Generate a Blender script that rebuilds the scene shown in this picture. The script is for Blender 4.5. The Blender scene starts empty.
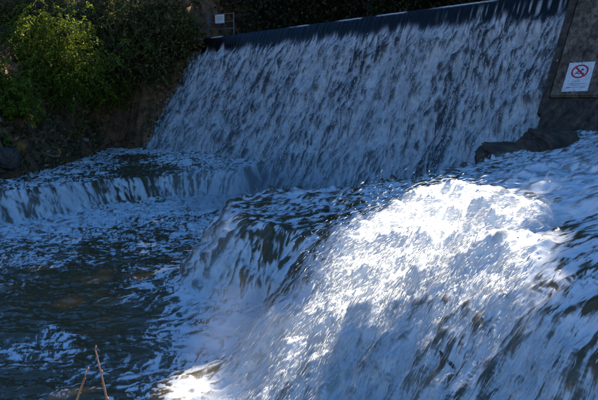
import bpy, bmesh, math, random
import numpy as np
from mathutils import Vector

random.seed(7)
RNG = np.random.default_rng(7)
scene = bpy.context.scene
COL = scene.collection
R = math.radians

# ------------------------------------------------------------------ camera, sky, sun
FPX, PITCH = 641.0, R(7.03)
SUN_AZ, SUN_EL = R(30), R(50)
cam_d = bpy.data.cameras.new('camera')
cam_d.sensor_width = 36.0
cam_d.lens = 36.0 * FPX / 598.0
cam_d.clip_start, cam_d.clip_end = 0.05, 800
cam = bpy.data.objects.new('camera', cam_d)
COL.objects.link(cam)
cam.location = (0, 0, 0)
cam.rotation_euler = (R(90) - PITCH, 0, 0)
scene.camera = cam

world = bpy.data.worlds.new('World')
scene.world = world
world.use_nodes = True
wn = world.node_tree
sky = wn.nodes.new('ShaderNodeTexSky')
sky.sky_type = 'NISHITA'
sky.sun_disc = False
sky.sun_elevation = SUN_EL
sky.sun_rotation = SUN_AZ
sky.altitude = 200
sky.dust_density = 0.2
sky.ozone_density = 8.0
bg = wn.nodes['Background']
bg.inputs['Strength'].default_value = 0.062
hs = wn.nodes.new('ShaderNodeHueSaturation'); hs.inputs['Saturation'].default_value = 1.15
wn.links.new(sky.outputs[0], hs.inputs['Color']); wn.links.new(hs.outputs[0], bg.inputs['Color'])

SUN = Vector((math.sin(SUN_AZ) * math.cos(SUN_EL), math.cos(SUN_AZ) * math.cos(SUN_EL), math.sin(SUN_EL)))
sl = bpy.data.lights.new('sun', 'SUN')
sl.energy = 5.0
sl.angle = R(0.53)
sl.color = (1.0, 0.90, 0.73)
sun = bpy.data.objects.new('sun', sl)
COL.objects.link(sun)
sun.rotation_euler = (-SUN).to_track_quat('-Z', 'Y').to_euler()

scene.view_settings.view_transform = 'Standard'
scene.view_settings.look = 'None'
scene.view_settings.gamma = 1
scene.view_settings.exposure = 1.72

# ------------------------------------------------------------------ helpers
cp, sp_ = math.cos(PITCH), math.sin(PITCH)
def ray(px, py):
    x = (np.asarray(px, float) - 299.0) / FPX
    y = (200.0 - np.asarray(py, float)) / FPX
    return np.stack([x, cp + y * sp_, -sp_ + y * cp], -1)
def at(px, py, e):                       # the point e metres below the eye
    r = ray(px, py)
    return r * (-e / r[2])
def at_depth(px, py, Y):
    r = ray(px, py)
    return r * (Y / r[1])

_perm = np.random.default_rng(3).random((256, 256))
def vnoise(x, y, seed=0):                # smooth value noise 0..1
    x = np.asarray(x, float) + seed * 17.31; y = np.asarray(y, float) + seed * 9.77
    xi = np.floor(x).astype(int); yi = np.floor(y).astype(int)
    fx = x - xi; fy = y - yi
    fx = fx * fx * (3 - 2 * fx); fy = fy * fy * (3 - 2 * fy)
    a = _perm[xi & 255, yi & 255]; b = _perm[(xi + 1) & 255, yi & 255]
    c = _perm[xi & 255, (yi + 1) & 255]; d = _perm[(xi + 1) & 255, (yi + 1) & 255]
    return (a * (1 - fx) + b * fx) * (1 - fy) + (c * (1 - fx) + d * fx) * fy
def fbm(x, y, seed=0, octv=4, gain=0.5):
    s = 0; a = 1; t = 0
    for k in range(octv):
        s = s + a * vnoise(np.asarray(x) * 2 ** k, np.asarray(y) * 2 ** k, seed + k * 3); t += a; a *= gain
    return s / t
def sstep(a, b, x):
    t = np.clip((x - a) / (b - a), 0, 1)
    return t * t * (3 - 2 * t)
def rank(a):
    f = a.ravel(); o = np.empty(f.size); o[np.argsort(f)] = np.linspace(0, 1, f.size)
    return o.reshape(a.shape)
def blur(a, n, axis):
    p = [(0, 0)] * a.ndim; p[axis] = (n + 1, n)
    c = np.cumsum(np.pad(a, p, 'edge'), axis=axis)
    sl_ = [slice(None)] * a.ndim; s2 = list(sl_)
    sl_[axis] = slice(2 * n + 1, None); s2[axis] = slice(0, -(2 * n + 1))
    return (c[tuple(sl_)] - c[tuple(s2)]) / (2 * n + 1)
def blur2(a, n):
    for _ in range(2):
        a = blur(blur(a, n, 0), n, 1)
    return a

def poly_sdf(px, py, P, W):              # signed distance (inside +) and W of the nearest edge
    P = np.asarray(P, float); n = len(P)
    best = np.full(px.shape, 1e18); w = np.zeros(px.shape); inside = np.zeros(px.shape, bool)
    for i in range(n):
        a = P[i]; b = P[(i + 1) % n]; e = b - a
        t = np.clip(((px - a[0]) * e[0] + (py - a[1]) * e[1]) / (e @ e), 0, 1)
        d2 = (px - a[0] - t * e[0]) ** 2 + (py - a[1] - t * e[1]) ** 2
        m = d2 < best
        best = np.where(m, d2, best); w = np.where(m, W[i] * (1 - t) + W[(i + 1) % n] * t, w)
        c = ((a[1] > py) != (b[1] > py))
        with np.errstate(divide='ignore', invalid='ignore'):
            xx = (b[0] - a[0]) * (py - a[1]) / (b[1] - a[1]) + a[0]
        inside ^= c & (px < xx)
    d = np.sqrt(best)
    return np.where(inside, d, -d), w

class TPS:                               # thin plate interpolation over (azimuth, log range)
    def __init__(s, pts, vals, lam=1e-3):
        s.p = s.q(pts[:, 0], pts[:, 1]); n = len(pts)
        K = s.k(((s.p[:, None] - s.p[None]) ** 2).sum(-1)) + lam * np.eye(n)
        Pm = np.c_[np.ones(n), s.p]
        A = np.block([[K, Pm], [Pm.T, np.zeros((3, 3))]])
        s.c = np.linalg.solve(A, np.r_[vals, 0, 0, 0])
    def q(s, x, y): return np.stack([np.arctan2(x, y), np.log(np.hypot(x, y))], -1)
    def k(s, r2): return 0.5 * r2 * np.log(r2 + 1e-12)
    def __call__(s, x, y):
        q = s.q(x, y); n = len(s.p)
        o = s.c[n] + q[..., 0] * s.c[n + 1] + q[..., 1] * s.c[n + 2]
        for i in range(n):
            o = o + s.c[i] * s.k(((q - s.p[i]) ** 2).sum(-1))
        return o

def grid_mesh(name, P, attrs=None, mat=None, smooth=True, flip=False):
    nr, nc = P.shape[:2]
    idx = np.arange(nr * nc).reshape(nr, nc)
    q = np.stack([idx[:-1, :-1], idx[:-1, 1:], idx[1:, 1:], idx[1:, :-1]], -1).reshape(-1, 4)
    if flip: q = q[:, ::-1]
    return quads(name, P.reshape(-1, 3), q, attrs, mat, smooth)
def quads(name, V, Q, attrs=None, mat=None, smooth=False):
    me = bpy.data.meshes.new(name); Q = np.ascontiguousarray(Q, dtype=np.int32); k = Q.shape[1]
    me.vertices.add(len(V)); me.vertices.foreach_set('co', np.ascontiguousarray(V, dtype=np.float32).ravel())
    me.loops.add(Q.size); me.loops.foreach_set('vertex_index', Q.ravel())
    me.polygons.add(len(Q)); me.polygons.foreach_set('loop_start', np.arange(0, Q.size, k, dtype=np.int32))
    me.polygons.foreach_set('use_smooth', np.full(len(Q), smooth, dtype=bool))
    for an, av in (attrs or {}).items():
        at_ = me.attributes.new(an, 'FLOAT', 'POINT'); at_.data.foreach_set('value', np.ascontiguousarray(av, dtype=np.float32).ravel())
    me.update(calc_edges=True); me.validate()
    if mat: me.materials.append(mat)
    o = bpy.data.objects.new(name, me); COL.objects.link(o)
    return o
def tag(o, label=None, cat=None, group=None, kind=None):
    if label: o['label'] = label
    if cat: o['category'] = cat
    if group: o['group'] = group
    if kind: o['kind'] = kind
    return o
def empty(name, loc, label, cat, group=None, rot=(0, 0, 0)):
    o = bpy.data.objects.new(name, None); COL.objects.link(o); o.location = loc; o.rotation_euler = rot
    o.empty_display_size = 0.3
    return tag(o, label, cat, group)
def child(o, p):
    o.parent = p; return o
def from_bm(name, bm, mat, parent=None, smooth=False):
    me = bpy.data.meshes.new(name); bm.normal_update(); bm.to_mesh(me); bm.free()
    me.materials.append(mat)
    if smooth: me.polygons.foreach_set('use_smooth', np.full(len(me.polygons), True))
    o = bpy.data.objects.new(name, me); COL.objects.link(o)
    if parent: o.parent = parent
    return o
def tube(bm, pts, rad, seg=6):
    pts = [Vector(p) for p in pts]; rings = []
    for i, p in enumerate(pts):
        d = (pts[min(i + 1, len(pts) - 1)] - pts[max(i - 1, 0)]).normalized()
        a = d.cross(Vector((0.13, 0.27, 0.95)) if abs(d.z) < 0.9 else Vector((1, 0.1, 0))).normalized(); b = d.cross(a)
        r = rad[i] if hasattr(rad, '__len__') else rad
        rings.append([bm.verts.new(p + (a * math.cos(2 * math.pi * k / seg) + b * math.sin(2 * math.pi * k / seg)) * r) for k in range(seg)])
    for r0, r1 in zip(rings, rings[1:]):
        for k in range(seg):
            bm.faces.new((r0[k], r0[(k + 1) % seg], r1[(k + 1) % seg], r1[k]))
    bm.faces.new(rings[0][::-1]); bm.faces.new(rings[-1])
def box(bm, c, s, M=None, bevel=0.0):
    g = bmesh.ops.create_cube(bm, size=1.0)
    for v in g['verts']:
        v.co = Vector((v.co.x * s[0], v.co.y * s[1], v.co.z * s[2])) + Vector(c)
    if bevel:
        es = list({e for v in g['verts'] for e in v.link_edges})
        r = bmesh.ops.bevel(bm, geom=es, offset=bevel, segments=2, affect='EDGES')
    if M is not None:
        bmesh.ops.transform(bm, matrix=M, verts=bm.verts[:])

# ------------------------------------------------------------------ materials
def new_mat(name):
    m = bpy.data.materials.new(name); m.use_nodes = True
    n = m.node_tree.nodes; l = m.node_tree.links
    return m, n, l, n['Principled BSDF']
def N(n, t, **kw):
    o = n.new('ShaderNode' + t)
    for k, v in kw.items():
        if k in ('ins',):
            for a, b in v.items(): o.inputs[a].default_value = b
        else: setattr(o, k, v)
    return o
def ramp(n, stops):
    r = n.new('ShaderNodeValToRGB'); e = r.color_ramp.elements
    while len(e) < len(stops): e.new(0.5)
    for i, (p, c) in enumerate(stops):
        e[i].position = p; e[i].color = (*c, 1) if len(c) == 3 else c
    return r

def rough_mat(name, stops, scale=2.0, detail=8, rough=(0.6, 0.95), bump=0.3, bscale=18, spec=0.3, stretch=(1, 1, 1)):
    m, n, l, b = new_mat(name)
    tc = N(n, 'TexCoord'); mp = N(n, 'Mapping'); mp.inputs['Scale'].default_value = stretch
    l.new(tc.outputs['Object'], mp.inputs[0])
    t = N(n, 'TexNoise', ins={'Scale': scale, 'Detail': detail, 'Roughness': 0.65}); l.new(mp.outputs[0], t.inputs['Vector'])
    r = ramp(n, stops); l.new(t.outputs[0], r.inputs[0]); l.new(r.outputs[0], b.inputs['Base Color'])
    t2 = N(n, 'TexNoise', ins={'Scale': bscale, 'Detail': 8, 'Roughness': 0.7}); l.new(mp.outputs[0], t2.inputs['Vector'])
    bp = N(n, 'Bump', ins={'Strength': bump, 'Distance': 0.05}); l.new(t2.outputs[0], bp.inputs['Height']); l.new(bp.outputs[0], b.inputs['Normal'])
    mr = N(n, 'MapRange', ins={'To Min': rough[0], 'To Max': rough[1]}); l.new(t2.outputs[0], mr.inputs[0]); l.new(mr.outputs[0], b.inputs['Roughness'])
    b.inputs['Specular IOR Level'].default_value = spec
    return m

def water_mat(name, silt=(0.105, 0.082, 0.040)):
    """dark peaty water with aerated white foam where the vertex attribute foam is high"""
    m, n, l, b = new_mat(name)
    out = n['Material Output']
    b.inputs['Base Color'].default_value = (*silt, 1)
    b.inputs['Roughness'].default_value = 0.09
    b.inputs['IOR'].default_value = 1.33
    fo = N(n, 'Attribute', attribute_name='foam'); dn = N(n, 'Attribute', attribute_name='fine')
    tc = N(n, 'TexCoord')
    tn = N(n, 'TexNoise', ins={'Scale': 26.0, 'Detail': 5, 'Roughness': 0.7}); l.new(tc.outputs['Object'], tn.inputs['Vector'])
    a1 = N(n, 'Math', operation='SUBTRACT'); l.new(tn.outputs[0], a1.inputs[0]); a1.inputs[1].default_value = 0.5
    a2 = N(n, 'Math', operation='MULTIPLY_ADD'); l.new(a1.outputs[0], a2.inputs[0]); a2.inputs[1].default_value = 0.3; l.new(fo.outputs['Fac'], a2.inputs[2])
    mr = N(n, 'MapRange', interpolation_type='SMOOTHSTEP', ins={'From Min': 0.0, 'From Max': 1.0}); l.new(a2.outputs[0], mr.inputs[0])
    tb = N(n, 'TexNoise', ins={'Scale': 9.0, 'Detail': 4, 'Roughness': 0.6}); l.new(tc.outputs['Object'], tb.inputs['Vector'])
    bp = N(n, 'Bump', ins={'Strength': 0.25, 'Distance': 0.03}); l.new(tb.outputs[0], bp.inputs['Height']); l.new(bp.outputs[0], b.inputs['Normal'])
    f = N(n, 'BsdfPrincipled')
    f.inputs['Base Color'].default_value = (0.86, 0.87, 0.87, 1); f.inputs['Roughness'].default_value = 0.6
    f.inputs['Specular IOR Level'].default_value = 0.25
    bp2 = N(n, 'Bump', ins={'Strength': 0.25, 'Distance': 0.03}); l.new(tn.outputs[0], bp2.inputs['Height']); l.new(bp2.outputs[0], f.inputs['Normal'])
    tr = N(n, 'BsdfTranslucent'); tr.inputs['Color'].default_value = (0.8, 0.82, 0.82, 1)
    mf = N(n, 'MixShader'); mf.inputs[0].default_value = 0.07; l.new(f.outputs[0], mf.inputs[1]); l.new(tr.outputs[0], mf.inputs[2])
    mx = N(n, 'MixShader'); l.new(mr.outputs[0], mx.inputs[0]); l.new(b.outputs[0], mx.inputs[1]); l.new(mf.outputs[0], mx.inputs[2])
    l.new(mx.outputs[0], out.inputs['Surface'])
    return m

def leaf_mat(name, stops, trans=0.3, rough=0.5):
    m, n, l, b = new_mat(name)
    out = n['Material Output']
    g = N(n, 'NewGeometry'); r = ramp(n, stops); l.new(g.outputs['Random Per Island'], r.inputs[0])
    l.new(r.outputs[0], b.inputs['Base Color']); b.inputs['Roughness'].default_value = rough; b.inputs['Specular IOR Level'].default_value = 0.35
    t = N(n, 'BsdfTranslucent'); l.new(r.outputs[0], t.inputs['Color'])
    mx = N(n, 'MixShader'); mx.inputs[0].default_value = trans
    l.new(b.outputs[0], mx.inputs[1]); l.new(t.outputs[0], mx.inputs[2]); l.new(mx.outputs[0], out.inputs['Surface'])
    return m
def plain(name, col, rough=0.6, metal=0.0):
    m, n, l, b = new_mat(name)
    tc = N(n, 'TexCoord'); t = N(n, 'TexNoise', ins={'Scale': 14.0, 'Detail': 6}); l.new(tc.outputs['Object'], t.inputs['Vector'])
    r = ramp(n, [(0.3, tuple(c * 0.75 for c in col)), (0.7, tuple(min(1, c * 1.08) for c in col))]); l.new(t.outputs[0], r.inputs[0])
    l.new(r.outputs[0], b.inputs['Base Color']); b.inputs['Roughness'].default_value = rough; b.inputs['Metallic'].default_value = metal
    return m

M_WATER = water_mat('stream_water')
M_FALL = water_mat('falling_water', (0.008, 0.008, 0.008))
M_SOIL = rough_mat('bank_soil', [(0.25, (0.05, 0.034, 0.022)), (0.45, (0.15, 0.095, 0.055)), (0.6, (0.36, 0.17, 0.075)), (0.72, (0.11, 0.10, 0.045)), (0.85, (0.22, 0.165, 0.11))], scale=2.6, bump=1.0, bscale=9)
M_CONC = rough_mat('stained_concrete', [(0.25, (0.05, 0.042, 0.034)), (0.45, (0.22, 0.175, 0.13)), (0.6, (0.32, 0.26, 0.20)), (0.75, (0.45, 0.38, 0.30))], scale=1.3, bump=0.35, bscale=22, stretch=(2.2, 2.2, 0.7))
def stained(mat, dark=(0.25, 0.22, 0.19)):     # rain streaks and damp patches over the concrete
    n, l = mat.node_tree.nodes, mat.node_tree.links; b = n['Principled BSDF']; src_ = b.inputs['Base Color'].links[0].from_socket
    tc = N(n, 'TexCoord'); mp = N(n, 'Mapping'); mp.inputs['Scale'].default_value = (7, 7, 0.7); l.new(tc.outputs['Object'], mp.inputs[0])
    t = N(n, 'TexNoise', ins={'Scale': 1.0, 'Detail': 7, 'Roughness': 0.7}); l.new(mp.outputs[0], t.inputs['Vector'])
    t2 = N(n, 'TexNoise', ins={'Scale': 7.0, 'Detail': 9, 'Roughness': 0.75}); l.new(tc.outputs['Object'], t2.inputs['Vector'])
    r = ramp(n, [(0.38, dark), (0.62, (1, 1, 1))]); l.new(t.outputs[0], r.inputs[0])
    r2 = ramp(n, [(0.35, (0.45, 0.42, 0.38)), (0.6, (1.1, 1.05, 1.0))]); l.new(t2.outputs[0], r2.inputs[0])
    m1 = N(n, 'Mix', data_type='RGBA', blend_type='MULTIPLY'); m1.inputs[0].default_value = 1.0; l.new(src_, m1.inputs[6]); l.new(r.outputs[0], m1.inputs[7])
    m2 = N(n, 'Mix', data_type='RGBA', blend_type='MULTIPLY'); m2.inputs[0].default_value = 1.0; l.new(m1.outputs[2], m2.inputs[6]); l.new(r2.outputs[0], m2.inputs[7])
    l.new(m2.outputs[2], b.inputs['Base Color'])
stained(M_CONC)
M_CONCD = rough_mat('wet_concrete', [(0.3, (0.02, 0.017, 0.014)), (0.55, (0.12, 0.092, 0.066)), (0.75, (0.27, 0.21, 0.14))], scale=1.8, bump=0.5, bscale=16, rough=(0.25, 0.7), stretch=(2, 2, 0.8))
stained(M_CONCD, (0.4, 0.36, 0.3))
M_ROCK = rough_mat('wet_rock', [(0.3, (0.025, 0.019, 0.014)), (0.55, (0.10, 0.068, 0.042)), (0.75, (0.20, 0.14, 0.085))], scale=2.5, bump=0.8, bscale=9, rough=(0.2, 0.6), spec=0.5)
M_OCHRE = rough_mat('ochre_rock', [(0.3, (0.06, 0.03, 0.01)), (0.55, (0.32, 0.15, 0.03)), (0.8, (0.48, 0.27, 0.06))], scale=3.5, bump=0.7, bscale=9)
M_BARK = rough_mat('bark', [(0.3, (0.03, 0.023, 0.016)), (0.7, (0.12, 0.095, 0.07))], scale=6, bump=0.8, bscale=20, stretch=(1, 1, 0.3))
M_STICK = rough_mat('bare_wood', [(0.3, (0.20, 0.16, 0.11)), (0.7, (0.48, 0.40, 0.30))], scale=9, bump=0.4, bscale=40)
M_TWIG = rough_mat('young_shoot', [(0.3, (0.30, 0.12, 0.09)), (0.55, (0.50, 0.30, 0.20)), (0.8, (0.42, 0.42, 0.16))], scale=14, bump=0.2, bscale=60)
M_STEEL = plain('painted_steel', (0.17, 0.175, 0.18), 0.5, 0.3)
M_WHITE = plain('sign_white', (0.74, 0.74, 0.72), 0.45)
M_RED = plain('sign_red', (0.55, 0.02, 0.03), 0.45)
M_BLACK = plain('sign_black', (0.03, 0.03, 0.035), 0.5)
M_BRICK = rough_mat('brick', [(0.3, (0.05, 0.03, 0.022)), (0.7, (0.13, 0.075, 0.05))], scale=5, bump=0.4, bscale=30)
M_LEAF_A = leaf_mat('feathery_leaves', [(0.0, (0.05, 0.09, 0.01)), (0.4, (0.14, 0.22, 0.014)), (0.8, (0.27, 0.35, 0.025)), (1.0, (0.42, 0.44, 0.05))], 0.5)
M_LEAF_B = leaf_mat('olive_leaves', [(0.0, (0.04, 0.045, 0.014)), (0.5, (0.12, 0.13, 0.032)), (1.0, (0.28, 0.27, 0.09))], 0.42)
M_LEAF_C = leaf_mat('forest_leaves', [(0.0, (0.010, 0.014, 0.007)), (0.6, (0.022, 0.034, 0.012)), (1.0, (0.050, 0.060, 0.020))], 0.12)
M_LEAF_D = leaf_mat('canopy_leaves', [(0.0, (0.03, 0.05, 0.012)), (1.0, (0.09, 0.12, 0.03))], 0.06)

# ------------------------------------------------------------------ weir geometry
E_POOL, E_LIP, E_FOOT = 2.3, 1.57, 1.06
TANB = 0.66
footR = at(500, 165, E_FOOT); footL = at(145, 148, E_FOOT)
U = footL - footR; U[2] = 0; U /= np.linalg.norm(U)                     # along the weir, to the left
NU = np.array([-U[1], U[0], 0.0]); NU = NU if NU[1] > 0 else -NU         # horizontal, upstream
lo, hi = 1.0, 9.0
for _ in range(50):                                                     # crest height that meets the seen crest
    H = (lo + hi) / 2
    o = footR + NU * (H + E_FOOT) * TANB; o = o * np.array([1, 1, 0]) + np.array([0, 0, H])
    r = ray(420, 12.5)
    t = H / r[2]; p = r * t
    if (p - o) @ NU > 0: hi = H
    else: lo = H
CREST = H
def dam_sz(px, py):                       # where a pixel ray meets the sloping face: (s along, z)
    r = ray(px, py); nvec = NU - np.array([0, 0, TANB])
    t = ((footR @ NU) + E_FOOT * TANB) / (r @ nvec)
    p = r * t
    return (p - footR) @ U, p[2]
def dam_pt(s, z, out=0.0):
    s = np.asarray(s, float); z = np.asarray(z, float)
    nrm = (-NU + np.array([0, 0, TANB])); nrm = nrm / np.linalg.norm(nrm)
    b = footR * np.array([1, 1, 0]) + s[..., None] * U + ((z + E_FOOT) * TANB)[..., None] * NU + z[..., None] * np.array([0, 0, 1.0])
    return b + np.asarray(out)[..., None] * nrm
def dam_z(x, y):
    return ((x * NU[0] + y * NU[1]) - footR @ NU) / TANB - E_FOOT
def dam_s(x, y):
    return (x - footR[0]) * U[0] + (y - footR[1]) * U[1]
print('crest', CREST, 'U', U, 'NU', NU, 'sL', dam_sz(145, 148), dam_sz(195, 47), 'sR', dam_sz(530, 140), dam_sz(565, 20))
sLf, sLc = dam_sz(143, 148)[0], dam_sz(192, 48)[0]
sRf, sRc = dam_sz(528, 140)[0], dam_sz(572, 14)[0]
def s_left(z):  return sLf + (sLc - sLf) * np.clip((z + E_FOOT) / (CREST + E_FOOT), -0.3, 1.05)
def s_right(z): return sRf + (sRc - sRf) * np.clip((z - dam_sz(528, 140)[1]) / (dam_sz(572, 14)[1] - dam_sz(528, 140)[1]), -0.6, 1.3)

# ------------------------------------------------------------------ stream: base height field
def A(l): return np.array([at(*p) for p in l])
shelf_lip = A([(-170, 222, E_LIP), (0, 193, E_LIP), (60, 185.5, E_LIP), (110, 178.5, E_LIP), (160, 174.5, E_LIP), (205, 171.5, 1.54), (238, 173, 1.54)])[:, :2]
shelf_poly = np.r_[shelf_lip, [[1.0, 26.0], [0, 34], [-16, 34], [-22, 15]]]
shelf_w = [0.3] * len(shelf_poly)
shelf_c = A([(0, 193, E_LIP), (90, 181, E_LIP), (190, 172, E_LIP), (-100, 205, E_LIP), (0, 186, 1.5), (80, 161, 1.40), (145, 149, 1.10), (190, 160, 1.28), (140, 166, 1.42), (225, 171, 1.50), (40, 172, 1.46)])
shelf_z = TPS(shelf_c, shelf_c[:, 2])
plat = [(252, 193, 1.25, .4), (236, 203, 1.32, .6), (231, 212, 1.32, .75), (240, 218, 1.32, .8), (258, 223, 1.34, .8), (300, 231, 1.40, .7), (326, 243, 1.42, .7), (346, 250, 1.13, 1.2), (380, 240, .99, 1.65), (470, 244, .93, 1.9), (560, 254, .90, 1.9), (640, 262, .86, 1.8)]
plat_poly = np.r_[A([p[:3] for p in plat])[:, :2], [[8, 2.0], [16, 8], [14, 16]], A([(600, 133, .33), (525, 164, .9), (470, 172, .98), (400, 180, 1.05), (320, 187, 1.15)])[:, :2]]
plat_w = [p[3] for p in plat] + [1.2, .6, .6] + [.5] * 5
plat_c = A([p[:3] for p in plat] + [(250, 197, 1.27), (330, 199, 1.25), (300, 193, 1.2), (330, 215, 1.33), (290, 215, 1.35), (352, 236, 1.06), (378, 212, .92), (400, 199, .84), (440, 189, .80), (480, 193, .80), (520, 191, .78), (560, 199, .76), (365, 222, 1.27), (375, 196, 1.2), (400, 209, 1.12), (440, 197, 1.02), (420, 184, 1.06), (430, 179, .98), (470, 173, .93), (520, 171, .85), (560, 160, .62), (598, 140, .36), (598, 180, .60), (640, 160, .40), (598, 230, .80)])
plat_z = TPS(plat_c, plat_c[:, 2])

def base_h(x, y, full=False):
    wob = (fbm(x * 0.9, y * 0.9, 1, 3) - 0.5) * 0.55 + (fbm(x * 4, y * 4, 5, 2) - 0.5) * 0.12
    h0 = np.full(np.shape(x), -E_POOL)
    ds, ws = poly_sdf(x, y, shelf_poly, shelf_w)
    dp, wp = poly_sdf(x, y, plat_poly, plat_w)
    ds = ds + wob * 0.35; dp = dp + wob * 0.35
    def prof(d, w):                       # free falls bend over sharply, the big hump stays broad and round
        q = np.clip(-d / w, 0, 1.25)
        return np.where(d >= 0, 1.0, 1 - q ** (1.45 + 0.6 * sstep(0.8, 1.6, w)))
    zs = np.clip(shelf_z(x, y), -1.72, -0.9); zp = np.clip(plat_z(x, y), -1.5, -0.25)
    hs = -E_POOL - 0.05 + (zs + E_POOL + 0.05) * prof(ds, ws)
    hp = -E_POOL - 0.05 + (zp + E_POOL + 0.05) * prof(dp, wp)
    toe = np.maximum(np.exp(-np.clip(-ds - ws, 0, 9) / 0.5), np.exp(-np.clip(-dp - wp, 0, 9) / 0.5))
    h0 = h0 + 0.10 * toe
    k = 0.06
    h = np.maximum(np.maximum(h0, hs), hp)
    h = k * np.log(np.exp((h0 - h) / k) + np.exp((hs - h) / k) + np.exp((hp - h) / k)) + h
    return (h, ds, dp) if full else h

def hit(px, py):                          # where a pixel ray meets the stream
    r = ray(px, py); r = r / np.linalg.norm(r[..., :2], axis=-1)[..., None]
    t = np.exp(np.linspace(math.log(3.2), math.log(40), 1500))
    P = r[..., None, :] * t[:, None]
    below = P[..., 2] < base_h(P[..., 0], P[..., 1])
    i = np.argmax(below, -1); i = np.where(below.any(-1), i, len(t) - 1)
    return np.take_along_axis(P, i[..., None, None].repeat(3, -1), -2)[..., 0, :]

COVER = [(20,186,.5),(60,170,.5),(100,160,.65),(130,158,.15),(150,150,.8),(170,161,.6),(130,173,.12),(100,172,.4),(190,166,.6),(160,168,.2),
 (20,205,.72),(60,205,.68),(100,200,.66),(120,195,.5),(150,190,.6),(190,185,.65),(225,185,.78),
 (0,232,.75),(20,232,.75),(60,225,.8),(100,220,.85),(150,211,.82),(200,203,.85),(230,201,.9),
 (20,248,.45),(60,240,.55),(100,232,.5),(140,225,.5),(180,220,.55),(205,225,.7),(150,240,.38),(90,248,.22),(60,258,.35),(30,262,.4),(20,275,.2),(60,280,.05),
 (100,275,.07),(140,270,.28),(100,320,.06),(50,310,.04),(20,330,.1),(38,338,.38),(48,347,.38),(20,390,.1),(60,390,.2),(100,380,.25),(130,350,.16),(130,320,.1),(150,300,.25),
 (170,275,.55),(180,330,.58),(160,370,.5),(140,395,.35),(200,300,.85),(190,262,.78),(210,340,.9),(205,370,.72),(230,390,.9),(190,391,.88),(215,285,.9),
 (260,340,.97),(300,350,.95),(260,370,.9),(300,390,.85),(340,380,.9),(240,325,.95),
 (237,213,.6),(260,205,.5),(300,195,.6),(340,198,.58),(380,193,.64),(222,240,.78),(222,270,.8),(230,300,.85),(245,280,.6),(285,300,.72),(300,270,.55),(310,245,.48),(265,275,.62),(240,255,.75),(320,225,.4),
 (280,218,.4),(268,228,.36),(258,242,.45),(252,258,.55),(280,235,.3),(290,250,.35),(270,250,.2),
 (360,245,.95),(380,240,1.),(430,210,1.),(480,210,.97),(540,215,.97),(400,280,.95),(450,260,.97),(520,255,.93),(340,290,.97),(350,310,.95),(400,330,.85),(340,340,.95),
 (450,325,.72),(500,300,.9),(480,345,.72),(460,355,.55),(540,340,.72),(570,300,.6),(580,265,.58),(590,230,.6),(560,380,.7),(420,380,.78),(380,360,.85),(520,390,.72),(590,390,.7),(592,340,.5),(590,310,.52),
 (450,176,.6),(500,178,.85),(560,170,.88),(590,160,.85),(590,200,.8),(420,185,.5),(540,190,.85)]
cv = np.array(COVER); CH = hit(cv[:, 0], cv[:, 1])
cq = np.stack([np.arctan2(CH[:, 0], CH[:, 1]) * 1.6, np.log(np.hypot(CH[:, 0], CH[:, 1])), CH[:, 2] * 0.25], -1)
def cover(x, y, z):
    q = [np.arctan2(x, y) * 1.6, np.log(np.hypot(x, y)), z * 0.25]
    s = 0; t = 0
    for i in range(len(cv)):
        d2 = (q[0] - cq[i, 0]) ** 2 + (q[1] - cq[i, 1]) ** 2 + (q[2] - cq[i, 2]) ** 2
        w = 1 / (d2 + 3e-4) ** 2.6
        s = s + w * cv[i, 2]; t = t + w
    return s / t

# ------------------------------------------------------------------ stream: adaptive mesh
NC, NR = 940, 760
TH = np.linspace(R(-36), R(35), NC)
rf = np.exp(np.linspace(math.log(3.4), math.log(33), 1300))
X0 = np.sin(TH)[:, None] * rf; Y0 = np.cos(TH)[:, None] * rf
B0 = base_h(X0, Y0)
seg = np.sqrt(np.diff(rf)[None] ** 2 * 0.35 + 2.2 * np.diff(B0, axis=1) ** 2) / rf[None, 1:]
arc = np.c_[np.zeros(NC), np.cumsum(seg, 1)]
arc = blur(arc, 6, 0)
GX = np.empty((NR, NC)); GY = np.empty((NR, NC))
for j in range(NC):
    rr = np.interp(np.linspace(0, arc[j, -1], NR), arc[j], rf)
    GX[:, j] = np.sin(TH[j]) * rr; GY[:, j] = np.cos(TH[j]) * rr
GH, DS, DP = base_h(GX, GY, True)
# flow direction: down the smoothed surface, with a general drift downstream
hx = blur2(GH, 4)
eps = 0.05
gx = (base_h(GX + eps, GY) - base_h(GX - eps, GY)) / (2 * eps)
gy = (base_h(GX, GY + eps) - base_h(GX, GY - eps)) / (2 * eps)
gx = blur2(gx, 5); gy = blur2(gy, 5)
swirl = (fbm(GX * 0.6, GY * 0.6, 21, 3) - 0.5) * 2.2
vx = -gx + 0.20 * np.cos(swirl + 3.45); vy = -gy + 0.20 * np.sin(swirl + 3.45)
ln = np.hypot(vx, vy); vx /= ln; vy /= ln
slope = np.hypot(gx, gy)
h3 = 1 / np.sqrt(1 + np.minimum(slope, 2.5) ** 2)
vx *= h3; vy *= h3
dXi, dXj = np.gradient(GX); dYi, dYj = np.gradient(GY)
det = dXi * dYj - dXj * dYi
VI = (vx * dYj - dXj * vy) / det; VJ = (dXi * vy - vx * dYi) / det
def bil(a, i, j):
    i = np.clip(i, 0, NR - 1.001); j = np.clip(j, 0, NC - 1.001)
    a0 = i.astype(int); b0 = j.astype(int); fi = i - a0; fj = j - b0
    return (a[a0, b0] * (1 - fi) + a[a0 + 1, b0] * fi) * (1 - fj) + (a[a0, b0 + 1] * (1 - fi) + a[a0 + 1, b0 + 1] * fi) * fj
RG = np.hypot(GX, GY)
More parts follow.
